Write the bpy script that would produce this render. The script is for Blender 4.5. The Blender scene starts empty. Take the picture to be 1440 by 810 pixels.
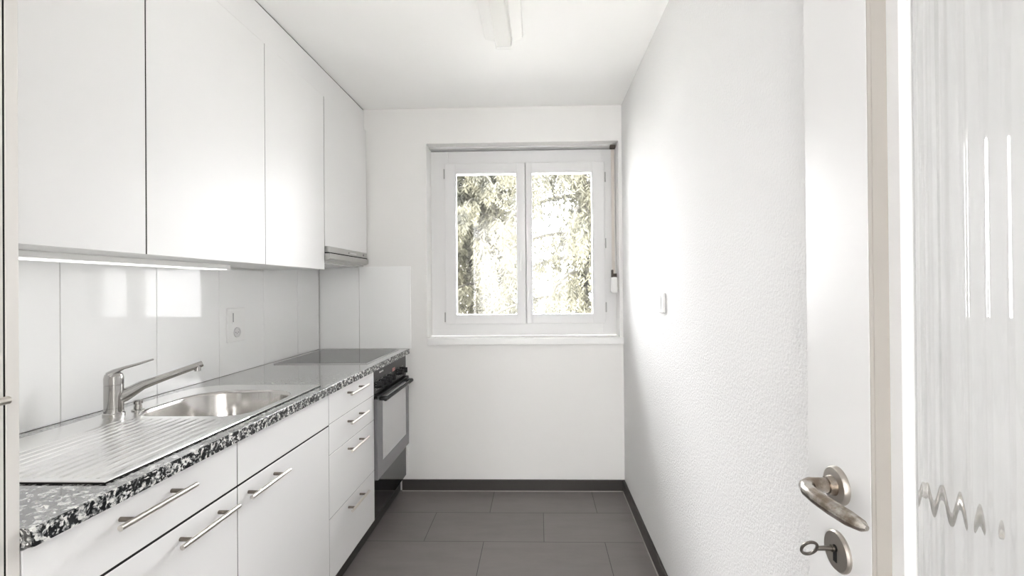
import bpy, bmesh, math, random
from mathutils import Vector, Matrix
random.seed(7)
STRIP = .2
S = bpy.context.scene
COL = S.collection
PI = math.pi

# ------------------------------------------------------------------ materials
def mat(name, color=(.8, .8, .8), rough=.5, metal=0.0, spec=.5, coat=0.0):
    m = bpy.data.materials.new(name); m.use_nodes = True
    b = m.node_tree.nodes['Principled BSDF']
    b.inputs['Base Color'].default_value = (*color, 1)
    b.inputs['Roughness'].default_value = rough
    b.inputs['Metallic'].default_value = metal
    b.inputs['Specular IOR Level'].default_value = spec
    b.inputs['Coat Weight'].default_value = coat
    return m

def N(m, t, **kw):
    n = m.node_tree.nodes.new(t)
    for k, v in kw.items():
        if k in n.inputs: n.inputs[k].default_value = v
        else: setattr(n, k, v)
    return n
def L(m, a, b): m.node_tree.links.new(a, b)
def bsdf(m): return m.node_tree.nodes['Principled BSDF']

def add_bump(m, scale, dist, detail=4, strength=1.0, stretch=None, rough=.5):
    tc = N(m, 'ShaderNodeTexCoord'); n = N(m, 'ShaderNodeTexNoise', Scale=scale, Detail=detail, Roughness=rough)
    src = tc.outputs['Object']
    if stretch:
        mp = N(m, 'ShaderNodeMapping'); mp.inputs['Scale'].default_value = stretch
        L(m, src, mp.inputs['Vector']); src = mp.outputs['Vector']
    L(m, src, n.inputs['Vector'])
    b = N(m, 'ShaderNodeBump', Distance=dist, Strength=strength)
    L(m, n.outputs['Fac'], b.inputs['Height']); L(m, b.outputs['Normal'], bsdf(m).inputs['Normal'])
    return n

M = {}
M['wall'] = mat('smooth_plaster', (.82, .815, .80), .7); add_bump(M['wall'], 60, .0006, 3, .5)
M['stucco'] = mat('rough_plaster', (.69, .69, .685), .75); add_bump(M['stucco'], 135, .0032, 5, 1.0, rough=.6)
M['hall_white'] = mat('brightened_hall_wall', (.93, .93, .925), .7)  # whitened to brighten what shows through the door glass
M['ceiling'] = mat('ceiling_paint', (.93, .93, .915), .8); add_bump(M['ceiling'], 80, .0005, 3, .4)
M['lacquer'] = mat('white_cabinet_front', (.80, .80, .795), .42, spec=.5)
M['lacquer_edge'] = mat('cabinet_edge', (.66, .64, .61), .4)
M['carcass'] = mat('cabinet_carcass', (.33, .32, .31), .6)
M['dark_gap'] = mat('dark_gap_shade', (.012, .011, .010), .7, spec=.2)  # near-black, puts the shade inside gaps into the colour
M['gloss_panel'] = mat('glazed_white_panel', (.92, .925, .92), .045, spec=.3); add_bump(M['gloss_panel'], 2.2, .0015, 1, .25)
M['joint'] = mat('panel_joint', (.38, .37, .35), .5)
M['frame_white'] = mat('white_window_paint', (.73, .73, .73), .35)
M['sill_white'] = mat('sill_paint', (.84, .84, .83), .4)
M['mould'] = mat('beige_moulding_shade', (.33, .31, .28), .45)  # beige paint darkened: the shade of the step face is in the colour
M['door_white'] = mat('white_door_paint', (.67, .67, .665), .32); add_bump(M['door_white'], 25, .0004, 2, .3)
M['steel'] = mat('brushed_nickel', (.66, .63, .58), .28, 1.0)
M['steel_dark'] = mat('nickel_post_shade', (.24, .21, .18), .3, 1.0)  # nickel darkened: dark reflections on the posts are put into the colour
M['rose'] = mat('brushed_rose_plate', (.47, .44, .40), .38, 1.0); add_bump(M['rose'], 60, .0003, 4, .4)
m = M['aged'] = mat('aged_nickel', (.46, .43, .39), .24, 1.0)
_t = N(m, 'ShaderNodeTexCoord'); _n = N(m, 'ShaderNodeTexNoise', Scale=45.0, Detail=5.0, Roughness=.6); L(m, _t.outputs['Object'], _n.inputs['Vector'])
_r = N(m, 'ShaderNodeValToRGB'); _e = _r.color_ramp.elements
_e[0].position = .40; _e[0].color = (.25, .20, .155, 1); _e[1].position = .60; _e[1].color = (.56, .53, .49, 1)
L(m, _n.outputs['Fac'], _r.inputs['Fac']); L(m, _r.outputs['Color'], bsdf(m).inputs['Base Color'])
M['key_metal'] = mat('old_key_metal', (.16, .145, .13), .35, 1.0)
M['chrome'] = mat('chrome', (.48, .47, .455), .08, 1.0)
M['plinth'] = mat('dark_plinth', (.045, .04, .037), .4)
M['black_gloss'] = mat('gloss_black_enamel', (.006, .006, .007), .05, spec=.4)
M['black'] = mat('black_plastic', (.008, .008, .009), .35, spec=.25)
M['panel_black'] = mat('oven_panel_black', (.012, .012, .013), .25, spec=.3)
M['hob_glass'] = mat('ceramic_glass', (.02, .02, .021), .03, spec=.6)
M['hob_frame'] = mat('hob_frame_steel', (.6, .6, .6), .3, 1.0)
M['oven_door'] = mat('oven_door_grey', (.20, .20, .21), .25, .3)
M['oven_pane'] = mat('oven_mirror_pane', (.66, .66, .67), .18, .7)
M['white_plastic'] = mat('white_plastic', (.85, .85, .84), .3)
M['hinge'] = mat('hinge_grey', (.42, .42, .41), .4)
M['slot'] = mat('slot_grey', (.25, .25, .25), .5)
M['socket_face'] = mat('socket_recess_white', (.66, .66, .66), .4)
M['strap'] = mat('beige_strap', (.60, .56, .52), .8); add_bump(M['strap'], 500, .0004, 2, .5)
M['strap_dark'] = mat('strap_slot_dark', (.06, .045, .035), .6)
M['red'] = mat('indicator_red', (.32, .11, .10), .3)
M['ink'] = mat('white_print', (.75, .75, .75), .5)
M['seam_line'] = mat('floor_sealant', (.36, .345, .32), .7)
M['diffuser'] = mat('lamp_diffuser', (.84, .84, .81), .7, spec=.2)
M['lamp_body'] = mat('lamp_body_white', (.84, .84, .82), .4)
M['bark'] = mat('bark', (.06, .057, .045), .9); add_bump(M['bark'], 20, .02, 4, 1)
M['bounce_ground'] = mat('pale_bounce_ground', (.72, .71, .68), .9)  # unseen ground, lightened to bounce light up to the ceiling

# hood brushed metal
M['hood'] = mat('hood_aluminium', (.50, .50, .485), .32, .9); add_bump(M['hood'], 90, .0002, 2, .4, (1, .02, 1))

# stainless sink
m = M['sink'] = mat('stainless_sink', (.90, .90, .89), .22, 1.0)
add_bump(m, 120, .00015, 2, .4, (1, .05, 1))

M['bowl'] = mat('sink_bowl_steel', (.60, .585, .565), .17, 1.0); add_bump(M['bowl'], 40, .0004, 2, .5, (1, 1, .05))
# granite
m = mat('speckled_granite', (.4, .4, .4), .07, spec=1.0, coat=1)
bsdf(m).inputs['Coat Roughness'].default_value = .03; bsdf(m).inputs['Coat IOR'].default_value = 1.8; M['granite'] = m
tc = N(m, 'ShaderNodeTexCoord')
vo = N(m, 'ShaderNodeTexVoronoi', Scale=150.0, Randomness=1.0)
wn = N(m, 'ShaderNodeTexNoise', Scale=30.0, Detail=3.0)
dv = N(m, 'ShaderNodeVectorMath', operation='ADD')
sc = N(m, 'ShaderNodeVectorMath', operation='SCALE'); sc.inputs['Scale'].default_value = .05
L(m, tc.outputs['Object'], wn.inputs['Vector']); L(m, wn.outputs['Color'], sc.inputs[0])
L(m, tc.outputs['Object'], dv.inputs[0]); L(m, sc.outputs[0], dv.inputs[1]); L(m, dv.outputs[0], vo.inputs['Vector'])
r1 = N(m, 'ShaderNodeValToRGB')
e = r1.color_ramp.elements; e[0].position = 0; e[0].color = (.008, .009, .010, 1); e[1].position = 1; e[1].color = (.75, .75, .72, 1)
for p, c in ((.475, (.010, .012, .013, 1)), (.51, (.10, .105, .105, 1)), (.55, (.30, .305, .30, 1)), (.62, (.72, .72, .69, 1))):
    x = r1.color_ramp.elements.new(p); x.color = c
sp = N(m, 'ShaderNodeSeparateColor'); L(m, vo.outputs['Color'], sp.inputs[0])
n2 = N(m, 'ShaderNodeTexNoise', Scale=78.0, Detail=5.0, Roughness=.6, Distortion=.6); L(m, tc.outputs['Object'], n2.inputs['Vector'])
mx = N(m, 'ShaderNodeMix', data_type='FLOAT'); mx.inputs[0].default_value = .78
L(m, sp.outputs[0], mx.inputs[2]); L(m, n2.outputs['Fac'], mx.inputs[3]); L(m, mx.outputs[0], r1.inputs['Fac'])
L(m, r1.outputs['Color'], bsdf(m).inputs['Base Color'])
gb = N(m, 'ShaderNodeBump', Distance=.0004, Strength=.35); L(m, n2.outputs['Fac'], gb.inputs['Height']); L(m, gb.outputs['Normal'], bsdf(m).inputs['Normal'])

M['granite_edge'] = m2 = M['granite'].copy(); m2.name = 'honed_granite_edge'
bsdf(m2).inputs['Coat Weight'].default_value = 0; bsdf(m2).inputs['Roughness'].default_value = .25; bsdf(m2).inputs['Specular IOR Level'].default_value = .35
# floor tiles: rows of 0.305 m running along X, tiles 0.61 m wide, half bond
m = mat('grey_floor_tile', (.12, .115, .11), .42, spec=.4); M['tile'] = m
tc = N(m, 'ShaderNodeTexCoord'); mp = N(m, 'ShaderNodeMapping')
mp.inputs['Location'].default_value = (.285 + .61, -2.37 + .305 * 10, 0)
L(m, tc.outputs['Object'], mp.inputs['Vector'])
br = N(m, 'ShaderNodeTexBrick', offset=.5, squash=1.0)
br.inputs['Scale'].default_value = 1.0; br.inputs['Brick Width'].default_value = .61; br.inputs['Row Height'].default_value = .305
br.inputs['Mortar Size'].default_value = .0016; br.inputs['Mortar Smooth'].default_value = .1
br.inputs['Color1'].default_value = (.182, .166, .162, 1); br.inputs['Color2'].default_value = (.202, .185, .180, 1)
br.inputs['Mortar'].default_value = (.05, .045, .043, 1)
L(m, mp.outputs['Vector'], br.inputs['Vector'])
nz = N(m, 'ShaderNodeTexNoise', Scale=6.0, Detail=6.0, Roughness=.65); st = N(m, 'ShaderNodeMapping'); st.inputs['Scale'].default_value = (.6, 2.2, 1)
L(m, tc.outputs['Object'], st.inputs['Vector']); L(m, st.outputs['Vector'], nz.inputs['Vector'])
rp = N(m, 'ShaderNodeMapRange'); rp.inputs['To Min'].default_value = .82; rp.inputs['To Max'].default_value = 1.2
L(m, nz.outputs['Fac'], rp.inputs['Value'])
ml = N(m, 'ShaderNodeMix', data_type='RGBA', blend_type='MULTIPLY'); ml.inputs[0].default_value = 1
L(m, br.outputs['Color'], ml.inputs[6]); L(m, rp.outputs['Result'], ml.inputs[7]); L(m, ml.outputs[2], bsdf(m).inputs['Base Color'])
b1 = N(m, 'ShaderNodeBump', Distance=.001, Strength=.5, invert=True); L(m, br.outputs['Fac'], b1.inputs['Height'])
b2 = N(m, 'ShaderNodeBump', Distance=.0006, Strength=.5); L(m, nz.outputs['Fac'], b2.inputs['Height']); L(m, b1.outputs['Normal'], b2.inputs['Normal'])
L(m, b2.outputs['Normal'], bsdf(m).inputs['Normal'])

# clear window pane (thin glass: see through plus a faint reflection)
m = bpy.data.materials.new('clear_pane'); m.use_nodes = True; M['pane'] = m
nt = m.node_tree; nt.nodes.remove(bsdf(m)); out = nt.nodes['Material Output']
tr = N(m, 'ShaderNodeBsdfTransparent'); gl = N(m, 'ShaderNodeBsdfGlossy', Roughness=.0); fr = N(m, 'ShaderNodeFresnel', IOR=1.45); mi = N(m, 'ShaderNodeMixShader')
L(m, fr.outputs[0], mi.inputs[0]); L(m, tr.outputs[0], mi.inputs[1]); L(m, gl.outputs[0], mi.inputs[2]); L(m, mi.outputs[0], out.inputs[0])

m = mat('lit_strip_diffuser', (.8, .8, .8), .5); M['strip_lamp'] = m
bsdf(m).inputs['Emission Color'].default_value = (1, .985, .96, 1); bsdf(m).inputs['Emission Strength'].default_value = STRIP
# reeded door glass (refracting)
m = mat('reeded_glass', (1, 1, 1), .0, spec=.5); M['reeded'] = m
bsdf(m).inputs['Transmission Weight'].default_value = 1; bsdf(m).inputs['IOR'].default_value = 1.5
df = N(m, 'ShaderNodeBsdfDiffuse'); df.inputs['Color'].default_value = (.93, .94, .93, 1)
tl = N(m, 'ShaderNodeBsdfTranslucent'); tl.inputs['Color'].default_value = (.93, .94, .93, 1)
ma = N(m, 'ShaderNodeMixShader'); ma.inputs[0].default_value = .25; L(m, df.outputs[0], ma.inputs[1]); L(m, tl.outputs[0], ma.inputs[2])
mb_ = N(m, 'ShaderNodeMixShader'); mb_.inputs[0].default_value = .17; L(m, bsdf(m).outputs[0], mb_.inputs[1]); L(m, ma.outputs[0], mb_.inputs[2])
L(m, mb_.outputs[0], m.node_tree.nodes['Material Output'].inputs[0])

# foliage
m = mat('pale_foliage', (.5, .5, .3), .8); M['leaf'] = m
tc = N(m, 'ShaderNodeTexCoord'); nz = N(m, 'ShaderNodeTexNoise', Scale=1.6, Detail=5.0); L(m, tc.outputs['Object'], nz.inputs['Vector'])
rr = N(m, 'ShaderNodeValToRGB'); e = rr.color_ramp.elements
e[0].position = .36; e[0].color = (.030, .031, .023, 1); e[1].position = .60; e[1].color = (.115, .110, .074, 1)
x = rr.color_ramp.elements.new(.45); x.color = (.080, .079, .056, 1)
L(m, nz.outputs['Fac'], rr.inputs['Fac']); L(m, rr.outputs['Color'], bsdf(m).inputs['Base Color'])

# ------------------------------------------------------------------ mesh helper
class MB:
    def __init__(s): s.bm = bmesh.new(); s.mi = 0; s.mats = []
    def box(s, x0, x1, y0, y1, z0, z1, bev=0.0, seg=2):
        c = ((x0 + x1) / 2, (y0 + y1) / 2, (z0 + z1) / 2)
        r = bmesh.ops.create_cube(s.bm, size=1, matrix=Matrix.Translation(c) @ Matrix.Diagonal((abs(x1 - x0), abs(y1 - y0), abs(z1 - z0), 1)))
        if bev:
            es = list({e for v in r['verts'] for e in v.link_edges})
            bmesh.ops.bevel(s.bm, geom=es, offset=bev, segments=seg, profile=.5, affect='EDGES')
        return s
    def cyl(s, p0, p1, r0, r1=None, n=24, caps=True):
        p0 = Vector(p0); p1 = Vector(p1); d = p1 - p0; r1 = r0 if r1 is None else r1
        q = Vector((0, 0, 1)).rotation_difference(d.normalized()).to_matrix().to_4x4()
        bmesh.ops.create_cone(s.bm, cap_ends=caps, segments=n, radius1=r0, radius2=r1, depth=d.length, matrix=Matrix.Translation((p0 + p1) / 2) @ q)
        return s
    def lathe(s, prof, origin=(0, 0, 0), axis=(0, 0, 1), n=36):
        q = Vector((0, 0, 1)).rotation_difference(Vector(axis).normalized()).to_matrix(); o = Vector(origin)
        rings = []
        for r, z in prof:
            if r < 1e-6: rings.append([s.bm.verts.new(o + q @ Vector((0, 0, z)))])
            else: rings.append([s.bm.verts.new(o + q @ Vector((r * math.cos(2 * PI * i / n), r * math.sin(2 * PI * i / n), z))) for i in range(n)])
        for a, b in zip(rings, rings[1:]):
            for i in range(n):
                j = (i + 1) % n
                if len(a) == 1 and len(b) == 1: continue
                if len(a) == 1: s.bm.faces.new((a[0], b[j], b[i]))
                elif len(b) == 1: s.bm.faces.new((a[i], a[j], b[0]))
                else: s.bm.faces.new((a[i], a[j], b[j], b[i]))
        return s
    def tube(s, pts, rads, n=16, flat=1.0, up=(0, 0, 1), cap=True):
        """smooth tube through points, radius per point; flat squashes it along `up`"""
        pts = [Vector(p) for p in pts]; rings = []
        if not isinstance(rads, (list, tuple)): rads = [rads] * len(pts)
        for i, p in enumerate(pts):
            t = (pts[min(i + 1, len(pts) - 1)] - pts[max(i - 1, 0)]).normalized()
            u = Vector(up); u = (u - t * u.dot(t))
            if u.length < 1e-4: u = Vector((1, 0, 0)); u = u - t * u.dot(t)
            u.normalize(); w = t.cross(u)
            rings.append([s.bm.verts.new(p + (w * math.cos(2 * PI * k / n) + u * flat * math.sin(2 * PI * k / n)) * rads[i]) for k in range(n)])
        for a, b in zip(rings, rings[1:]):
            for i in range(n): s.bm.faces.new((a[i], a[(i + 1) % n], b[(i + 1) % n], b[i]))
        if cap:
            s.bm.faces.new(rings[0][::-1]); s.bm.faces.new(rings[-1])
        return s
    def prism(s, poly, axis, a, b):
        """poly: 2-D points; axis: extrusion axis; the 2-D coords fill the other two axes in order"""
        def P(p, t):
            return {'X': (t, p[0], p[1]), 'Y': (p[0], t, p[1]), 'Z': (p[0], p[1], t)}[axis]
        A = [s.bm.verts.new(P(p, a)) for p in poly]; B = [s.bm.verts.new(P(p, b)) for p in poly]; n = len(poly)
        for i in range(n): s.bm.faces.new((A[i], A[(i + 1) % n], B[(i + 1) % n], B[i]))
        s.bm.faces.new(A[::-1]); s.bm.faces.new(B)
        return s
    def build(s, name, m, parent=None, smooth=False, loc=None, **props):
        bmesh.ops.recalc_face_normals(s.bm, faces=s.bm.faces)
        me = bpy.data.meshes.new(name)
        if loc is not None: bmesh.ops.translate(s.bm, verts=s.bm.verts, vec=-Vector(loc))
        s.bm.to_mesh(me); s.bm.free()
        for mm in (m if isinstance(m, (list, tuple)) else [m]): me.materials.append(mm)
        if smooth:
            for p in me.polygons: p.use_smooth = True
            try: me.set_sharp_from_angle(angle=math.radians(38))
            except Exception: pass
        o = bpy.data.objects.new(name, me); COL.objects.link(o)
        if parent is not None:
            o.parent = parent
            # mesh is in world coordinates: shift by the parents' origin
            off = Vector((0, 0, 0)); q = parent
            while q is not None: off += q.location; q = q.parent
            if loc is None: me.transform(Matrix.Translation(-off))
            else: o.location = Vector(loc) - off
        elif loc is not None: o.location = loc
        for k, v in props.items(): o[k] = v
        return o

def thing(name, loc, label, cat, group=None):
    o = bpy.data.objects.new(name, None); COL.objects.link(o); o.location = loc; o.empty_display_size = .05
    o['label'] = label; o['category'] = cat
    if group: o['group'] = group
    return o
def tag(o, label, cat, group=None):
    o['label'] = label; o['category'] = cat
    if group: o['group'] = group
    return o
def struct(o, label=None, cat=None):
    o['kind'] = 'structure'
    if label: o['label'] = label
    if cat: o['category'] = cat
    return o

# ------------------------------------------------------------------ dimensions (metres)
D = 2.97          # back wall
XL, XR = -1.405, .535
ZC = 2.43
XF = -.84         # base cabinet fronts
XW = -.823        # worktop edge
XU = -1.105       # wall cabinet fronts
YB = -4.5         # where the modelled space ends behind the camera
WX0, WX1, WZ0, WZ1 = -.706, .515, .966, 2.205

# ------------------------------------------------------------------ room shell
struct(MB().box(XL - .2, XR + .2, YB, D + .25, -.1, 0).build('floor', M['tile']), 'dark grey rectangular floor tiles laid in half bond', 'floor')
struct(MB().box(XL - .2, XR + .2, YB, D + .25, ZC, ZC + .1).build('ceiling', M['ceiling']), 'smooth white kitchen ceiling', 'ceiling')
struct(MB().box(XL - .2, XL, -2.4, D + .25, 0, ZC).box(XL - .2, XL, YB, -4.3, 0, ZC).build('wall_left', M['wall']), 'white wall behind the kitchen units', 'wall')  # stretch left open behind the viewpoint, added for fill light
struct(MB().box(XL - .2, XR + .2, YB - .2, YB, 0, ZC).build('wall_front', M['wall']), 'white wall behind the viewpoint', 'wall')
struct(MB().box(XR, XR + .2, .72, D + .25, 0, ZC).build('wall_right', M['stucco']), 'rough white plaster wall on the right', 'wall')
struct(MB().box(XR, XR + .2, YB, .72, 0, ZC).build('wall_right', M['hall_white']), 'smooth wall behind the open door, whitened to brighten the glass', 'wall')
w = MB()
w.box(XL, WX0, D, D + .25, 0, ZC); w.box(WX1, XR, D, D + .25, 0, ZC)
w.box(WX0, WX1, D, D + .25, 0, .923); w.box(WX0, WX1, D, D + .25, WZ1, ZC)
struct(w.build('wall_back', M['wall']), 'smooth white end wall around the window', 'wall')
b = struct(MB().box(-.872, XR, D - .012, D, 0, .070, .0015).build('baseboard_back', M['plinth']), 'dark skirting tile along the window wall', 'baseboard')
MB().box(-.872, XR - .012, D - .017, D - .012, 0, .004).build('sealant_line', M['seam_line'], b)
b = struct(MB().box(XR - .012, XR, .72, D - .012, 0, .070, .0015).build('baseboard_right', M['plinth']), 'dark skirting tile along the rough wall', 'baseboard')
MB().box(XR - .017, XR - .012, .72, D - .017, 0, .004).build('sealant_line', M['seam_line'], b)

# ------------------------------------------------------------------ window
win = bpy.data.objects.new('window_1', None); COL.objects.link(win); win.location = (-.09, 3.1, WZ0)
struct(win, 'white two-leaf window with garden view', 'window')
FY = 3.10
f = MB()
f.box(WX0, -.59, FY, FY + .07, WZ0, 2.190, .002); f.box(.425, WX1, FY, FY + .07, WZ0, 2.190, .002)
f.box(-.59, .425, FY, FY + .07, WZ0, 1.062, .002); f.box(-.59, .425, FY, FY + .07, 2.085, 2.190, .002)
f.box(-.10, -.052, FY + .01, FY + .07, 1.05, 2.10)
f.build('window_frame', M['frame_white'], win)
MB().box(WX0, WX1, FY - .055, FY + .12, 2.196, WZ1).box(WX0, WX1, FY + .03, FY + .07, 2.18, 2.20).build('blind_box_cover', M['frame_white'], win)
def sash(x0, x1, gx0, gx1, z0, z1, gz0, gz1):
    s = MB(); y0, y1 = FY - .016, FY + .045
    s.box(x0, gx0, y0, y1, z0, z1, .003); s.box(gx1, x1, y0, y1, z0, z1, .003)
    s.box(gx0 - .002, gx1 + .002, y0 + .0005, y1, z0, gz0, .003); s.box(gx0 - .002, gx1 + .002, y0 + .0005, y1, gz1, z1, .003)
    so = s.build('sash', M['frame_white'], win)
    b = MB(); t = .006                                        # glazing bead
    for (a0, a1, c0, c1) in ((gx0 - t, gx0, gz0 - t, gz1 + t), (gx1, gx1 + t, gz0 - t, gz1 + t), (gx0, gx1, gz0 - t, gz0), (gx0, gx1, gz1, gz1 + t)):
        b.box(a0, a1, y0 - .004, y0 + .03, c0, c1, .0015)
    b.build('glazing_bead', M['frame_white'], so)
    MB().box(gx0, gx1, FY + .012, FY + .016, gz0, gz1).build('glass_pane', M['pane'], so)
    return so
s1 = sash(-.610, -.0795, -.540, -.138, 1.045, 2.106, 1.106, 2.038)
s2 = sash(-.0755, .441, -.034, .360, 1.045, 2.106, 1.106, 2.038)
h = MB(); h.box(-.116, -.100, FY - .024, FY - .016, 1.43, 1.53, .003); h.cyl((-.108, FY - .026, 1.50), (-.108, FY - .05, 1.50), .006)
h.box(-.114, -.102, FY - .056, FY - .046, 1.39, 1.51, .004)
h.build('window_handle', M['white_plastic'], s1, smooth=True)
for (x, z, ps) in ((-.616, 2.04, s1), (-.616, 1.09, s1), (.447, 2.005, s2), (.447, 1.57, s2), (.447, 1.15, s2)):
    MB().cyl((x, FY - .008, z - .032), (x, FY - .008, z + .032), .0045, n=12).build('hinge', M['hinge'], ps, smooth=True)
MB().box(-.704, XR, D - .022, D + .13, .9235, WZ0, .003).build('window_sill', M['sill_white'], win)

# roller blind strap and winder in the right reveal
t = thing('roller_blind_strap', (.490, 3.04, 1.24), 'beige blind strap with white winder beside the window', 'blind strap')
MB().box(.478, .498, 3.038, 3.0395, 1.34, 2.17).build('strap', M['strap'], t)
MB().box(.470, .505, 3.02, 3.05, 2.172, 2.196, .004).build('strap_guide', M['strap_dark'], t)
w = MB(); w.box(.468, .508, 2.990, 3.05, 1.245, 1.345, .012, 3); w.build('winder_box', M['white_plastic'], t, smooth=True)
w = MB(); w.box(.472, .482, 3.0, 3.04, 1.343, 1.392, .003); w.box(.478, .504, 3.005, 3.035, 1.343, 1.368, .002)
w.build('strap_slot', M['strap_dark'], t)

# ------------------------------------------------------------------ garden seen through the window
struct(MB().box(-25, 25, D + .6, 45, -3.2, -3.0).build('ground', M['bounce_ground']), 'unseen pale ground outside, lightened to bounce light indoors', 'ground')
def foliage_tree(name, x, y, zg, height, spread, nstr, label, seed, big=1.0):
    rnd = random.Random(seed)
    t = thing(name, (x, y, zg), label, 'tree')
    MB().tube([(x, y, zg), (x + .1, y, zg + height * .5), (x, y + .05, zg + height)], [.13, .08, .03], n=10).build('trunk', M['bark'], t, smooth=True)
    fb = MB(); lb = MB(); bm = lb.bm
    for i in range(nstr):
        z = zg + height * (.16 + .82 * (i + .5) / nstr); a = i * 2.39996 + rnd.uniform(-.3, .3)
        R = spread * (1.05 - .85 * (z - zg) / height) * rnd.uniform(.75, 1.1)
        dx, dy = math.cos(a), math.sin(a); pts = []
        for k in range(9):
            u = k / 8; pts.append(Vector((x + dx * R * u, y + dy * R * u, z + R * (.10 * u - .42 * u * u))))
        fb.tube(pts, [.045 * (1 - .9 * k / 8) + .004 for k in range(9)], n=5)
        for k in range(1, 9):                                # hanging twigs with needle sprays
            for q in range(8):
                base = pts[k - 1].lerp(pts[k], rnd.random()) + Vector((rnd.gauss(0, .10), rnd.gauss(0, .10), 0))
                Ln = rnd.uniform(.25, .8); tip = base + Vector((rnd.gauss(0, .05), rnd.gauss(0, .05), -Ln))
                ns = int(Ln / .05)
                for j in range(ns):
                    p = base.lerp(tip, j / ns)
                    for s_ in range(2):
                        th = rnd.uniform(0, 2 * PI); l = rnd.uniform(.07, .15) * big; wd = rnd.uniform(.008, .018) * big
                        d = Vector((math.cos(th) * .6, math.sin(th) * .6, -rnd.uniform(.3, 1.0))).normalized() * l
                        sd = d.cross(Vector((rnd.gauss(0, 1), rnd.gauss(0, 1), rnd.gauss(0, 1)))).normalized() * wd
                        v = [bm.verts.new(p), bm.verts.new(p + d * .5 + sd), bm.verts.new(p + d), bm.verts.new(p + d * .5 - sd)]
                        bm.faces.new(v)
    fb.build('branches', M['bark'], t, smooth=True, kind='stuff')
    me = bpy.data.meshes.new('foliage'); bm.to_mesh(me); bm.free(); me.materials.append(M['leaf'])
    o = bpy.data.objects.new('foliage', me); COL.objects.link(o); o.parent = t; o.location = (-x, -y, -zg); o['kind'] = 'stuff'
    return t
foliage_tree('conifer_tree', .75, 8.4, -3.0, 10.5, 3.1, 62, 'pale drooping conifer filling the right-hand window pane', 3)
foliage_tree('conifer_tree', -1.9, 14.8, -3.0, 11.5, 3.3, 105, 'pale conifer behind the left-hand window pane with sky gaps', 5, 1.5)

# ------------------------------------------------------------------ handles
def bar_handle(parent, yc, z, length=.203, label=None):
    """horizontal bar handle on the base cabinet fronts"""
    xr = -.808
    r = MB(); r.cyl((xr, yc - length / 2, z), (xr, yc + length / 2, z), .0058, n=20)
    o = r.build('handle', M['steel'], parent, smooth=True)
    for s in (-1, 1):
        p = MB(); y = yc + s * length * .325
        p.cyl((XF, y, z), (xr - .003, y, z), .0048, n=16); p.build('handle_post', M['steel_dark'], o, smooth=True)
    return o

# ------------------------------------------------------------------ base units
def seam_line(parent, xf, y, z0, z1, w):          # vertical dark strip painting the shade in a gap between two fronts
    MB().box(xf - .018, xf - .0012, y - w / 2, y + w / 2, z0, z1).build('gap_shade', M['dark_gap'], parent)
def hgap_shade(parent, xf, z, a, c, w):           # horizontal one
    MB().box(xf - .018, xf - .0012, a, c, z - w / 2, z + w / 2).build('gap_shade', M['dark_gap'], parent)
def carcass(y0, y1, parent, top=True, z0=.105, z1=.866):
    c = MB(); t = .016; x0, x1 = XL + .003, XF - .022
    c.box(x0, x1, y0, y0 + t, z0, z1); c.box(x0, x1, y1 - t, y1, z0, z1)
    c.box(x0, x1, y0 + t, y1 - t, z0, z0 + t); c.box(x0, x0 + .006, y0 + t, y1 - t, z0 + t, z1)
    c.box(x1 - .002, x1, y0, y1, z0, z1)
    return c.build('carcass', M['dark_gap'], parent)
def front(name, y0, y1, z0, z1, parent, gy=.0018, gz=.0018):
    return MB().box(XF - .019, XF, y0 + gy, y1 - gy, z0 + gz, z1 - gz, .0008, 1).build(name, M['lacquer'], parent)

y0, y1, y2, y3, y4 = .738, 1.285, 1.855, 2.370, 2.951
t = thing('base_cabinet', (-1.12, (y0 + y1) / 2, .0), 'white base cabinet under the sink drainer beside the tall unit', 'cabinet', None)
t.location.z = .105
carcass(y0, y1 - .0005, t)
hgap_shade(t, XF, .737, y0 + .003, y1 - .003, .0060); seam_line(t, XF, y1, .107, .865, .0030)
d1 = front('drawer', y0, y1, .737, .866, t, gz=.0030); bar_handle(d1, .985, .826)
d2 = front('door', y0, y1, .106, .737, t, gz=.0030); bar_handle(d2, 1.142, .702)
t = thing('base_cabinet', (-1.12, (y1 + y2) / 2, .105), 'white base cabinet under the sink bowl with plain upper front', 'cabinet')
carcass(y1, y2 - .0005, t)
hgap_shade(t, XF, .737, y1 + .003, y2 - .003, .0060); seam_line(t, XF, y2, .107, .865, .0030)
front('false_front', y1, y2, .737, .866, t, gz=.0030)
d2 = front('door', y1, y2, .106, .737, t, gz=.0030); bar_handle(d2, 1.400, .700)
t = thing('drawer_cabinet', (-1.12, (y2 + y3) / 2, .105), 'white four-drawer cabinet beside the oven', 'cabinet')
carcass(y2, y3 - .0005, t)
for (a, c, hz) in ((.741, .866, .828), (.6165, .741, .702), (.361, .6165, .582), (.106, .361, .325)):
    if a > .2: hgap_shade(t, XF, a, y2 + .003, y3 - .003, .0016)
    d = front('drawer', y2, y3, a, c, t, gz=.0010); bar_handle(d, 2.108, hz, .203)
tag(MB().box(XF - .06, XF - .045, y0, D - .001, 0, .1045).build('plinth', M['plinth']), 'dark recessed plinth board under the base cabinets', 'plinth')
tag(MB().box(-.895 - .06, XF, y4 + .001, D - .0005, .1046, .868, .001).build('filler_strip', M['lacquer']), 'narrow white filler strip between oven and window wall', 'filler strip')

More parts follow.
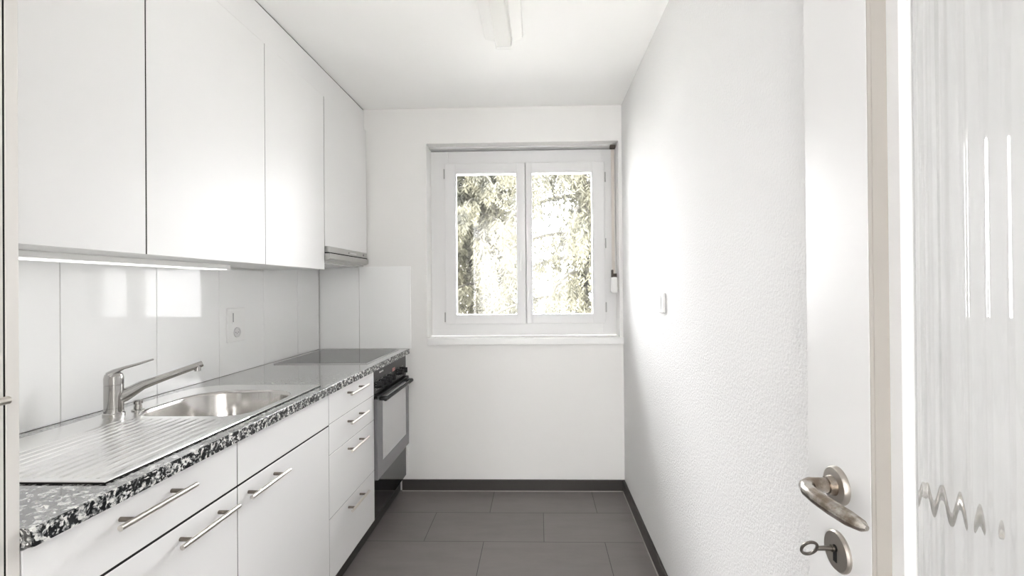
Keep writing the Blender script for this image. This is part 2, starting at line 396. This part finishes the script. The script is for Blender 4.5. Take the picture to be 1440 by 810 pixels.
# ------------------------------------------------------------------ oven
t = thing('built_in_oven', (-1.12, (y3 + y4) / 2, .105), 'black built-in oven with knobs under the cooktop', 'oven')
c = MB(); c.box(XL + .01, XF - .022, y3 + .001, y4 - .001, .106, .866); c.build('housing', M['black'], t)
MB().box(XF - .022, XF, y3 + .002, y4 - .002, .738, .866, .002).build('control_panel', M['panel_black'], t)
door = MB().box(XF - .020, -.822, y3 + .003, y4 - .003, .305, .732, .003).build('oven_door', M['oven_door'], t)
MB().box(-.8225, -.8205, y3 + .075, y4 - .075, .385, .706, .0008, 1).build('oven_window', M['oven_pane'], door)
MB().box(XF - .019, -.8215, y3 + .003, y4 - .003, .716, .7335, .002).build('door_top_rail', M['black'], door)
hd = MB(); hd.box(-.800, -.784, y3 + .028, y4 - .028, .702, .720, .006, 3)
for yy in (y3 + .028, y4 - .075): hd.box(-.824, -.790, yy, yy + .047, .706, .722, .003)
hd.build('door_handle', M['black'], door, smooth=True)
MB().box(XF - .021, XF - .002, y3 + .003, y4 - .003, .106, .300, .002).build('lower_panel', M['black_gloss'], t)
for yy in (2.425, 2.495, 2.565, 2.635, 2.795, 2.870):
    k = MB(); k.lathe([(0, .026), (.013, .026), (.0155, .022), (.019, .004), (.021, 0)], (XF, yy, .782), (1, 0, 0), 24)
    k.box(XF + .018, XF + .032, yy - .003, yy + .003, .766, .798, .001)
    k.build('knob', M['black'], t, smooth=True)
    mk = MB()
    for a in range(0, 11):
        th = math.radians(-150 + a * 30)
        mk.box(XF, XF + .0006, yy + .026 * math.sin(th) - .0012, yy + .026 * math.sin(th) + .0012, .782 + .026 * math.cos(th) - .0012, .782 + .026 * math.cos(th) + .0012)
    mk.build('dial_marks', M['ink'], t)
MB().box(XF, XF + .001, 2.672, 2.722, .806, .826).build('display', M['red'], t)
mk = MB()
for i, wd in enumerate((.010, .006, .008, .005, .009)):
    mk.box(XF, XF + .0006, 2.455 + i * .0125, 2.455 + i * .0125 + wd, .838, .846)
mk.build('brand_print', M['ink'], t)

# ------------------------------------------------------------------ worktop, cooktop
w = MB(); hx0, hx1, hy0, hy1 = -1.262, -.882, 1.378, 1.760
ZT0, ZT = .869, .900
w.box(XL, hx0, y0, D, ZT0, ZT); w.box(hx1, XW, y0, D, ZT0, ZT); w.box(hx0, hx1, y0, hy0, ZT0, ZT); w.box(hx0, hx1, hy1, D, ZT0, ZT)
bmesh.ops.remove_doubles(w.bm, verts=w.bm.verts, dist=.0001)
t = thing('worktop', (-1.1, 1.85, ZT0), 'polished black and white speckled granite worktop', 'worktop')
w.build('slab', M['granite'], t)
MB().box(XW, XW + .0022, y0, D - .0005, ZT0, ZT - .0012).build('front_edge', M['granite_edge'], t)
t = thing('ceramic_cooktop', (-1.12, 2.64, ZT), 'flat black ceramic cooktop set in the granite over the oven', 'cooktop')
MB().box(-1.352, -.878, 2.372, 2.905, ZT, ZT + .005, .0015).build('glass_plate', M['hob_glass'], t)
fr = MB()
for a in ((-1.356, -.874, 2.368, 2.372), (-1.356, -.874, 2.905, 2.909), (-1.356, -1.352, 2.372, 2.905), (-.878, -.874, 2.372, 2.905)):
    fr.box(*a, ZT, ZT + .0045)
fr.build('metal_rim', M['hob_frame'], t)

# ------------------------------------------------------------------ sink
t = thing('steel_sink', (-1.10, 1.38, ZT), 'stainless steel sink with round-cornered bowl and ribbed drainer', 'sink')
ZS = ZT + .0042
def rrect(x0, x1, ya, yb, radii, n=10):
    """corner radii: (x1,ya), (x1,yb), (x0,yb), (x0,ya)"""
    P = []
    for (cx, cy, a0, r) in ((x1, ya, -90, radii[0]), (x1, yb, 0, radii[1]), (x0, yb, 90, radii[2]), (x0, ya, 180, radii[3])):
        ox = cx - r if cx == x1 else cx + r; oy = cy + r if cy == ya else cy - r
        for k in range(n + 1):
            th = math.radians(a0 + 90 * k / n); P.append((ox + r * math.cos(th), oy + r * math.sin(th)))
    return P
BX0, BX1, BY0, BY1 = -1.252, -.893, 1.392, 1.742
rad = (.075, .125, .135, .09)
outer = [(-1.345, 1.384), (-.863, 1.384), (-.863, 1.825), (-.868, 1.838), (-.882, 1.845), (-1.22, 1.845)] + \
        [(-1.22 + .125 * math.cos(math.radians(a)), 1.72 + .125 * math.sin(math.radians(a))) for a in range(100, 181, 10)]
inner = rrect(BX0 - .006, BX1 + .006, BY0 - .006, BY1 + .006, rad)
fl = MB(); bm = fl.bm
vo_ = [bm.verts.new((x, y, ZS)) for x, y in outer]; vi_ = [bm.verts.new((x, y, ZS)) for x, y in inner]
es = [bm.edges.new((vo_[i], vo_[(i + 1) % len(vo_)])) for i in range(len(vo_))] + [bm.edges.new((vi_[i], vi_[(i + 1) % len(vi_)])) for i in range(len(vi_))]
bmesh.ops.triangle_fill(bm, use_beauty=True, use_dissolve=False, edges=es)
lo = [bm.verts.new((x, y, ZT)) for x, y in outer]
for i in range(1, len(outer)): bm.faces.new((vo_[i], vo_[(i + 1) % len(outer)], lo[(i + 1) % len(outer)], lo[i]))
fl.build('rim', M['sink'], t)
bw = MB(); bm = bw.bm
def ring(ins, z, r=rad):
    rr_ = tuple(max(.03, q - ins * .5) for q in r)
    return [bm.verts.new((x, y, z)) for x, y in rrect(BX0 + ins, BX1 - ins, BY0 + ins, BY1 - ins, rr_)]
rings = [ring(-.006, ZS), ring(-.003, ZS - .001), ring(0, ZS - .005), ring(.002, ZS - .012), ring(.010, ZS - .120), ring(.016, ZS - .142), ring(.030, ZS - .155), ring(.055, ZS - .160)]
for a, b_ in zip(rings, rings[1:]):
    for i in range(len(a)): bm.faces.new((a[i], a[(i + 1) % len(a)], b_[(i + 1) % len(a)], b_[i]))
bm.faces.new(rings[-1])
bowl = bw.build('bowl', M['bowl'], t, smooth=True)
MB().lathe([(0, .002), (.03, .002), (.043, .004), (.045, 0)], (-1.07, 1.56, ZS - .160), n=32).build('drain', M['chrome'], bowl, smooth=True)
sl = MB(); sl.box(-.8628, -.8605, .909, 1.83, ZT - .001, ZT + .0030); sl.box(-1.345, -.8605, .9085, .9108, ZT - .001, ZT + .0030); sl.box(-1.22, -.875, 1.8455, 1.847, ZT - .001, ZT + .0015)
sl.build('edge_shade_line', M['dark_gap'], t)  # dark strip added as the shade line along the sink edge
# drainer with pressed grooves
dr = MB(); bm = dr.bm
gx0, gx1, gy0, gy1 = -1.345, -.863, .911, 1.384
xs = [gx0, gx0 + .003]; first = -.894; pitch = .0275; ng = 13
gc = [first - i * pitch for i in range(ng)]
prof = (-.0062, -.0048, -.0034, -.0018, 0, .0018, .0034, .0048, .0062)
allx = sorted(set([gx0, gx0 + .003, gx1 - .003, gx1] + [round(g + p, 5) for g in gc for p in prof]))
ally = [gy0, gy0 + .003, .922, .930, .934, .938, .942, .948, .956, .966, 1.0, 1.1, 1.2, 1.3, 1.345, 1.355, 1.362, 1.37, gy1]
def zz(x, y):
    z = ZS
    for g in gc:
        d = abs(x - g)
        if d < .0062:
            ye = 1.362
            fy = min(1, max(0, (y - .931) / .007)) * min(1, max(0, (ye - y) / .02))
            c_ = .5 + .5 * math.cos(PI * d / .0062)
            extra = 1.5 if y < .952 else 1.0
            z = ZS - .0026 * extra * c_ * fy
            if .006 < d < .0095: z += .0
    if x <= gx0 + .0001 or x >= gx1 - .0001 or y <= gy0 + .0001: z = ZT
    return z
grid = [[bm.verts.new((x, y, zz(x, y) if zz(x, y) > ZT + .0001 or zz(x, y) == ZT else ZT + .0002)) for y in ally] for x in allx]
for i in range(len(allx) - 1):
    for j in range(len(ally) - 1): bm.faces.new((grid[i][j], grid[i + 1][j], grid[i + 1][j + 1], grid[i][j + 1]))
dr.build('drainer', M['sink'], t, smooth=True)
k = MB(); k.lathe([(.017, 0), (.017, .003), (.011, .005), (.010, .020), (.013, .022), (.013, .030), (.010, .033), (0, .034)], (-1.272, 1.456, ZS), n=24)
k.build('waste_knob', M['chrome'], t, smooth=True)

# ------------------------------------------------------------------ mixer tap
bx, by = -1.300, 1.402
t = thing('mixer_tap', (bx, by, ZS), 'chrome single-lever mixer tap standing behind the sink', 'tap')
b = MB(); b.lathe([(0, 0), (.0275, 0), (.0275, .006), (.0245, .009), (.0245, .022), (.0238, .0225), (.0238, .0235), (.0245, .024), (.0245, .092), (.0238, .0925), (.0238, .094), (.0245, .0945), (.0245, .112), (.022, .124), (.015, .131), (0, .133)], (bx, by, ZS), n=40)
body = b.build('body', M['chrome'], t, smooth=True)
tip = Vector((-1.160, 1.588, 1.030)); root = Vector((bx, by, .964)); dirv = (tip - root); hz_ = Vector((dirv.x, dirv.y, 0)).normalized()
pts = [root + hz_ * .004 + Vector((0, 0, -.010)), root + hz_ * .026 + Vector((0, 0, -.003)), root + hz_ * .045 + Vector((0, 0, .006))]
for u in (.30, .45, .6, .75, .9, 1.0): pts.append(root.lerp(tip, u))
sp_ = MB(); sp_.tube(pts, [.0225, .021, .0175, .0145, .0125, .0115, .0110, .0106, .0104], n=24)
ae = tip - dirv.normalized() * .014
sp_.cyl(ae + Vector((0, 0, .004)), ae + Vector((0, 0, -.019)), .0105, .0100, 24)
sp_.build('spout', M['chrome'], t, smooth=True)
le = MB(); lt = Vector((-1.243, 1.482, 1.062)); l0 = Vector((bx, by, 1.032)) - hz_ * .016; ld = lt - l0
le.tube([l0 + Vector((0, 0, -.004)), l0 + hz_ * .018 + Vector((0, 0, .004)), l0.lerp(lt, .35) + Vector((0, 0, .002)), l0.lerp(lt, .7), lt], [.017, .018, .0105, .0085, .0068], n=20, flat=.42)
le.build('lever', M['chrome'], t, smooth=True)

# ------------------------------------------------------------------ splashback
jy = [.742, 1.337, 1.685, 2.021, 2.357, 2.694, 2.962]
t = thing('splashback', (XL + .003, 1.85, ZT), 'glossy white panelled splashback along the left wall', 'splashback')
for a, c in zip(jy, jy[1:]):
    MB().box(XL + .0005, XL + .006, a + .0012, c - .0012, ZT + .001, 1.378 if a < 2.3 else 1.408, .0008, 1).build('panel', M['gloss_panel'], t)
j = MB(); j.box(XL + .0005, XL + .0035, jy[0], jy[-1], ZT + .0005, 1.378); j.build('joints', M['joint'], t)
t = thing('splashback', (-1.1, D, ZT), 'white panelled splashback on the window wall behind the cooktop', 'splashback')
for a, c in ((XL + .008, -1.1415), (-1.1415, -.809)):
    MB().box(a + .0012, c - .0012, D - .006, D, ZT + .001, 1.424, .0008, 1).build('panel', M['gloss_panel'], t)
MB().box(XL + .008, -.812, D - .0035, D, ZT + .0005, 1.42).build('joints', M['joint'], t)

# socket on the splashback
t = thing('wall_socket', (XL + .006, 2.127, 1.11), 'white switch and socket plate on the glossy splashback', 'socket')
MB().box(XL + .006, XL + .016, 2.065, 2.190, 1.045, 1.200, .003).build('cover_plate', M['white_plastic'], t)
MB().box(XL + .016, XL + .019, 2.092, 2.163, 1.130, 1.186, .0015).build('rocker_switch', M['white_plastic'], t)
MB().box(XL + .0185, XL + .0195, 2.094, 2.099, 1.137, 1.178).build('rocker_edge', M['slot'], t)
s = MB(); s.lathe([(0, .0006), (.018, .0006), (.0185, .004), (.023, .004), (.024, 0)], (XL + .016, 2.127, 1.088), (1, 0, 0), 28)
so = s.build('socket_ring', M['socket_face'], t, smooth=True)
for (dy, dz) in ((-.009, 0), (.009, 0), (0, -.005)):
    MB().cyl((XL + .0163, 2.127 + dy, 1.088 + dz), (XL + .0172, 2.127 + dy, 1.088 + dz), .0024, n=12).build('pin_hole', M['slot'], so)

# switch on the rough wall
t = thing('light_switch', (XR, 2.04, 1.215), 'white light switch on the rough plaster wall', 'switch')
MB().box(XR - .012, XR, 1.985, 2.100, 1.172, 1.256, .003).build('cover_plate', M['white_plastic'], t)
w = MB(); w.prism([(XR - .012, 1.188), (XR - .012, 1.240), (XR - .0165, 1.240), (XR - .0145, 1.188)], 'Y', 2.012, 2.073); w.build('rocker', M['white_plastic'], t)
MB().box(XR - .0125, XR - .012, 2.008, 2.077, 1.184, 1.244).build('rocker_gap', M['slot'], t)

# ------------------------------------------------------------------ wall units
u0, u1, u2, u3, u4 = .738, 1.297, 1.877, 2.405, 2.962
ZB, ZUT = 1.386, 2.286
def wall_unit(a, c, label, zb=ZB, xf=XU, xr=.0018):
    t = thing('wall_cabinet', ((XL + XU) / 2, (a + c) / 2, zb), label, 'cabinet')
    b = MB(); x0, x1 = XL + .002, XU - .022
    b.box(x0, x1, a + .0003, c - .0003, zb + .003, ZUT - .001)
    cc = b.build('carcass', M['carcass'], t)
    MB().box(x0 + .002, x1 - .002, a + .001, c - .001, zb, zb + .0029).build('bottom_panel', M['lacquer'], cc)
    MB().box(x1, x1 + .002, a + .0003, c - .0003, zb + .003, ZUT - .001).build('gap_shade_back', M['dark_gap'], cc)  # dark sheet standing in for the shade behind the door gaps
    MB().box(xf - .019, xf, a + xr, c - xr, zb, ZUT, .0008, 1).build('door', M['lacquer'], t)
    if c < 2.4: seam_line(t, xf, c, zb + .001, ZUT, .0050 if c < 1.4 else .0034)
    return t
wall_unit(u0, u1, 'tall white wall cabinet above the drainer nearest the tall unit', xr=.0028)
wall_unit(u1, u2, 'tall white wall cabinet above the sink bowl')
wall_unit(u2, u3, 'white wall cabinet between the sink side and the cooker hood')
# slim strip light under the wall cabinets
t = thing('under_cabinet_light', (-1.30, 1.33, 1.372), 'slim white strip light under the wall cabinets above the sink', 'strip light')
MB().box(-1.335, -1.262, .76, 1.895, 1.368, 1.386, .002).build('housing', M['lamp_body'], t)
MB().box(-1.329, -1.268, .775, 1.88, 1.365, 1.3682, .001).build('diffuser', M['strip_lamp'], t)
# hood cabinet
t = thing('hood_cabinet', ((XL + XU) / 2, (u3 + u4) / 2, 1.508), 'shorter white wall cabinet above the metal cooker hood', 'cabinet')
cc = MB().box(XL + .002, XU - .004, u3 + .0003, u4, 1.511, ZUT - .001).build('carcass', M['lacquer'], t)
hd_ = MB(); hd_.prism([(XU - .003, u3 + .003), (XU + .001, u3 + .003), (XU + .022, u4 - .018), (XU - .003, u4 - .018)], 'Z', 1.509, ZUT); hd_.build('door', M['lacquer'], t)
seam_line(t, XU, u3, 1.42, ZUT, .0050)
fa = tag(MB().box(XL + .002, XU - .001, u0, D - .001, ZUT + .001, ZC - .006).build('cabinet_fascia', M['lacquer']), 'white fascia board closing the gap above the wall cabinets', 'fascia')
MB().box(XL + .002, XU - .0035, u0, D - .001, ZC - .006, ZC - .0003).build('shadow_gap', M['dark_gap'], fa)
# hood
t = thing('cooker_hood', (-1.25, (u3 + u4) / 2, 1.41), 'slim metal pull-out cooker hood above the cooktop', 'cooker hood')
MB().box(XL + .008, XU - .005, u3 + .004, u4 - .004, 1.425, 1.508).build('housing', M['hood'], t)
MB().box(XU - .004, XU + .022, u3 + .004, u4 - .018, 1.476, 1.507, .0015).build('control_strip', M['hood'], t)
v = MB(); v.prism([(XL + .03, 1.434), (XU + .010, 1.434), (XU + .026, 1.443), (XU + .026, 1.470), (XL + .03, 1.470)], 'Y', u3 + .003, u4 - .004)
vv = v.build('pull_out_visor', M['hood'], t)
MB().box(XU - .002, XU + .023, u3 + .004, u4 - .012, 1.4705, 1.4755).build('shadow_gap', M['dark_gap'], t)
MB().box(XL + .04, XU - .03, u3 + .03, u4 - .03, 1.418, 1.4245).build('grease_filter', M['hob_frame'], t)
MB().cyl((XU + .022, 2.885, 1.491), (XU + .0255, 2.885, 1.491), .006, n=16).build('button', M['slot'], t)
MB().cyl((XU + .022, 2.660, 1.489), (XU + .0245, 2.660, 1.489), .004, n=16).build('button', M['slot'], t)
mk = MB()
for i in range(5): mk.box(XU + .022, XU + .0225, 2.69 + i * .018, 2.70 + i * .018, 1.486, 1.493)
mk.build('brand_print', M['ink'], t)

# ------------------------------------------------------------------ tall unit at the left edge
t = thing('tall_cabinet', (-1.12, .43, .105), 'tall cabinet at the left edge with a bar handle', 'cabinet')
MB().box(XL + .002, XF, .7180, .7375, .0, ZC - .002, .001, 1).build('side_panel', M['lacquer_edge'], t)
MB().box(XL + .002, XF - .024, .12, .7185, .0, ZC - .002).build('carcass', M['dark_gap'], t)
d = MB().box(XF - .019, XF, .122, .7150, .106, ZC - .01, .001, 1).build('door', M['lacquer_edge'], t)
seam_line(t, XF, .7165, .106, ZC - .01, .0028)
r = MB(); r.cyl((-.806, .49, 1.119), (-.806, .692, 1.119), .0060, n=20); ho = r.build('handle', M['steel'], d, smooth=True)
for yy in (.525, .657): MB().cyl((XF, yy, 1.119), (-.810, yy, 1.119), .005, n=16).build('handle_post', M['steel_dark'], ho, smooth=True)

# ------------------------------------------------------------------ ceiling light
t = thing('ceiling_light', (-.146, 1.5, ZC), 'long white fluorescent light fitting on the ceiling, switched off', 'ceiling light')
q = MB(); q.prism([(-.235, ZC), (-.057, ZC), (-.062, ZC - .018), (-.104, ZC - .030), (-.188, ZC - .030), (-.230, ZC - .018)], 'Y', .90, 2.122)
q.build('housing', M['lamp_body'], t)
q = MB(); q.prism([(-.184, ZC - .030), (-.108, ZC - .030), (-.114, ZC - .068), (-.120, ZC - .072), (-.172, ZC - .072), (-.178, ZC - .068)], 'Y', .915, 2.085)
q.build('diffuser', M['diffuser'], t)
for (a, c) in ((2.085, 2.108), (.905, .915)):
    q = MB(); q.prism([(-.186, ZC - .030), (-.106, ZC - .030), (-.111, ZC - .070), (-.118, ZC - .075), (-.174, ZC - .075), (-.181, ZC - .070)], 'Y', a, c)
    q.build('end_cap', M['lamp_body'], t)

# ------------------------------------------------------------------ open door on the right
dx = .400; DT = .045; dy1, dy0 = .7095, -.110
door = bpy.data.objects.new('door_1', None); COL.objects.link(door); door.location = (dx + DT / 2, dy0, .008)
struct(door, 'white glazed door standing open against the rough wall', 'door')
gy_a, gy_b = .0490, .5505        # glass opening along Y (inside the beads)
f = MB()
def stile(ya, yb, inner, sgn):
    """stile with a moulded inner edge; inner = y of the flat face's end, sgn towards the glass"""
    y_ = lambda v: inner + sgn * v
    P = [(dx, ya if sgn < 0 else ya)]
    ye = y_(0); yo = yb if sgn < 0 else ya
    f.prism([(dx, yo), (dx, ye), (dx + DT, ye), (dx + DT, yo)], 'Z', .008, 2.035)
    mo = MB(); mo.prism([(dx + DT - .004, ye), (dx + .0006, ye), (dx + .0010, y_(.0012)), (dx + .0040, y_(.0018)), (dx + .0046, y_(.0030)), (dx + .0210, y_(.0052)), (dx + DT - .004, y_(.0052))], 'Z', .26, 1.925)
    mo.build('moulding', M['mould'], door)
    mo = MB(); mo.prism([(dx + DT - .006, y_(.0054)), (dx + .0205, y_(.0054)), (dx + .0212, y_(.0230)), (dx + .0225, y_(.0245)), (dx + .0270, y_(.0285)), (dx + DT - .006, y_(.0285))], 'Z', .26, 1.925)
    mo.build('glazing_bead', M['door_white'], door)
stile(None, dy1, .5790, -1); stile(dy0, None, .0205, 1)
for (z0, z1) in ((.008, .26), (1.925, 2.035)): f.box(dx + .002, dx + DT - .002, gy_a - .04, gy_b + .04, z0, z1, .003)
f.build('leaf_frame', M['door_white'], door)
g = MB(); bm = g.bm; npitch = .0216; n_ = int((gy_b - gy_a) / npitch) + 1; res = 14
A, B = [], []
for i in range(n_ * res + 1):
    y = gy_b + .002 - i * npitch / res
    if y < gy_a - .004: break
    ph = (i % res) / res; hgt = .5 - .5 * math.cos(2 * PI * ph)
    for lst, xx in ((A, dx + .0315 - .0018 * hgt), (B, dx + .0365)):
        lst.append((bm.verts.new((xx, y, .262)), bm.verts.new((xx, y, 1.923))))
for lst in (A, B):
    for a, b_ in zip(lst, lst[1:]): bm.faces.new((a[0], a[1], b_[1], b_[0]))
for k in (0, -1): bm.faces.new((A[k][0], A[k][1], B[k][1], B[k][0]))
for e_ in (0, 1):
    for i in range(len(A) - 1): bm.faces.new((A[i][e_], A[i + 1][e_], B[i + 1][e_], B[i][e_]))
g.build('reeded_glass_pane', M['reeded'], door, smooth=True)
# door furniture, on both faces
def lever_set(sgn, xface):
    X = lambda d: xface + sgn * d
    ax = (sgn, 0, 0); ry, rz = .640, 1.015
    r = MB(); r.lathe([(.0250, 0), (.0250, .004), (.0228, .0070), (.015, .0080), (0, .0080)], (xface, ry, rz), ax, 40)
    ro = r.build('handle_rose', M['rose'], door, smooth=True)
    l = MB()
    l.cyl((X(.006), ry, rz), (X(.016), ry, rz), .0135, .0115, 28)
    pts = [(X(.012), ry, rz), (X(.026), ry, rz + .0005), (X(.038), ry - .0005, rz + .001), (X(.0455), ry - .006, rz + .001), (X(.049), ry - .017, rz), (X(.049), ry - .036, rz - .001), (X(.0465), ry - .062, rz - .0015), (X(.0425), ry - .086, rz - .002), (X(.039), ry - .103, rz - .002), (X(.0375), ry - .109, rz - .002)]
    l.tube(pts, [.0098, .0098, .0098, .0096, .0092, .0092, .0096, .0092, .0068, .003], n=20)
    l.build('lever', M['aged'], ro, smooth=True)
    k = MB(); rz2 = .9270
    k.lathe([(.0265, 0), (.0265, .003), (.0245, .0055), (0, .0055)], (xface, ry, rz2), ax, 40)
    ko = k.build('keyhole_rose', M['rose'], door, smooth=True)
    kh = MB(); kh.box(X(.0050), X(.0062), ry - .0035, ry + .0035, rz2 - .014, rz2 + .003); kh.cyl((X(.0050), ry, rz2 + .004), (X(.0062), ry, rz2 + .004), .0048, n=16)
    kh.build('keyhole', M['dark_gap'], ko)
lever_set(-1, dx)
lever_set(1, dx + DT)
# key in the lock
ky, kz = .640, .9310
t = thing('door_key', (dx - .006, ky, kz), 'small old metal key in the lock of the open door', 'key')
k = MB(); k.cyl((dx - .0040, ky, kz), (dx - .0300, ky, kz), .0030, n=16); k.cyl((dx - .008, ky, kz), (dx - .0105, ky, kz), .0045, n=16)
pts = [(dx - .030 - .0085 + .0085 * math.cos(2 * PI * i / 24), ky - .0 + .0045 * math.sin(2 * PI * i / 24) * 0, kz + .0105 * math.sin(2 * PI * i / 24)) for i in range(25)]
k.build('shank', M['key_metal'], t, smooth=True)
k = MB(); n = 28; c0 = Vector((dx - .0395, ky, kz)); ringv = []
for i in range(n):
    th = 2 * PI * i / n; rd = Vector((-math.cos(th) * .0100, math.sin(th) * .0054, -math.sin(th) * .0107))
    ctr = c0 + rd; u = rd.normalized(); w_ = Vector((0, -.89, -.45)).normalized()
    ringv.append([k.bm.verts.new(ctr + u * .0021 * math.cos(2 * PI * q_ / 8) + w_ * .0021 * math.sin(2 * PI * q_ / 8)) for q_ in range(8)])
for i in range(n):
    a = ringv[i]; b_ = ringv[(i + 1) % n]
    for q_ in range(8): k.bm.faces.new((a[q_], a[(q_ + 1) % 8], b_[(q_ + 1) % 8], b_[q_]))
k.build('bow', M['key_metal'], t, smooth=True)

# ------------------------------------------------------------------ light
SKY_LOW, SKY_HIGH, SKY_REAR = 7.2, 10.5, 2.2
W = bpy.data.worlds.new('overcast_sky'); S.world = W; W.use_nodes = True
bg = W.node_tree.nodes['Background']
# overcast sky: brighter towards the zenith and on the garden side, dull behind the viewpoint, as fill for the added hall opening
def WN(t, **kw):
    n = W.node_tree.nodes.new(t)
    for k, v in kw.items(): setattr(n, k, v)
    return n
WL = W.node_tree.links.new
tc = WN('ShaderNodeTexCoord'); sx_ = WN('ShaderNodeSeparateXYZ'); WL(tc.outputs['Generated'], sx_.inputs[0])
el = WN('ShaderNodeMapRange', interpolation_type='SMOOTHSTEP'); WL(sx_.outputs['Z'], el.inputs['Value'])
for k, v in (('From Min', .28), ('From Max', .62), ('To Min', SKY_LOW), ('To Max', SKY_HIGH)): el.inputs[k].default_value = v
az = WN('ShaderNodeMapRange', interpolation_type='SMOOTHSTEP'); WL(sx_.outputs['Y'], az.inputs['Value'])
for k, v in (('From Min', -.05), ('From Max', .05), ('To Min', 0), ('To Max', 1)): az.inputs[k].default_value = v
mxw = WN('ShaderNodeMix', data_type='FLOAT'); WL(az.outputs['Result'], mxw.inputs[0]); mxw.inputs[2].default_value = SKY_REAR
ab = WN('ShaderNodeMath', operation='ABSOLUTE'); WL(sx_.outputs['X'], ab.inputs[0])
sd = WN('ShaderNodeMapRange', interpolation_type='SMOOTHSTEP'); WL(ab.outputs[0], sd.inputs['Value'])
for k, v in (('From Min', .25), ('From Max', .62), ('To Min', 1), ('To Max', .15)): sd.inputs[k].default_value = v
mu = WN('ShaderNodeMath', operation='MULTIPLY'); WL(el.outputs['Result'], mu.inputs[0]); WL(sd.outputs['Result'], mu.inputs[1])
WL(mu.outputs[0], mxw.inputs[3])
WL(mxw.outputs[0], bg.inputs['Strength']); bg.inputs['Color'].default_value = (.985, .982, .995, 1)
def portal(name, loc, rot, sx, sy):
    l = bpy.data.lights.new(name, 'AREA'); l.shape = 'RECTANGLE'; l.size = sx; l.size_y = sy
    l.cycles.is_portal = True
    o = bpy.data.objects.new(name, l); COL.objects.link(o); o.location = loc; o.rotation_euler = rot
portal('window_daylight', (-.09, 3.2, 1.57), (math.radians(-90), 0, 0), 1.05, 1.0)
portal('hall_fill_portal', (XL - .21, -3.35, ZC / 2), (0, math.radians(-90), 0), ZC, 1.9)  # unseen side opening of the hall, added to let soft fill in

# ------------------------------------------------------------------ camera
fpx, psi, sx, hy, H, roll, pitch = 659.6, .0269, 18.7, 401.5, 1.2835, -.0084, .0041
c, s = math.cos(psi), math.sin(psi); cp, sp_ = math.cos(pitch), math.sin(pitch)
R = Vector((c, s, 0)); F = Vector((-s * cp, c * cp, sp_)); U = Vector((s * sp_, -c * sp_, cp))
R2 = (R + roll * U).normalized(); U2 = (U - roll * R).normalized()
cam = bpy.data.cameras.new('camera'); co = bpy.data.objects.new('camera', cam); COL.objects.link(co)
mw = Matrix.Identity(4)
for i in range(3): mw[i][0] = R2[i]; mw[i][1] = U2[i]; mw[i][2] = -F[i]
mw[2][3] = H
co.matrix_world = mw
cam.sensor_width = 36; cam.sensor_fit = 'HORIZONTAL'; cam.lens = fpx / 1440 * 36
cam.shift_x = -sx / 1440; cam.shift_y = -(405 - hy) / 1440
cam.clip_start = .02; cam.clip_end = 200
S.camera = co

S.view_settings.view_transform = 'Standard'; S.view_settings.look = 'None'; S.view_settings.gamma = 1
S.view_settings.use_curve_mapping = False; S.view_settings.exposure = 3.0
S.cycles.use_denoising = True
S.cycles.max_bounces = 16; S.cycles.diffuse_bounces = 10; S.cycles.glossy_bounces = 6; S.cycles.transmission_bounces = 10; S.cycles.transparent_max_bounces = 12
S.cycles.sample_clamp_indirect = 8
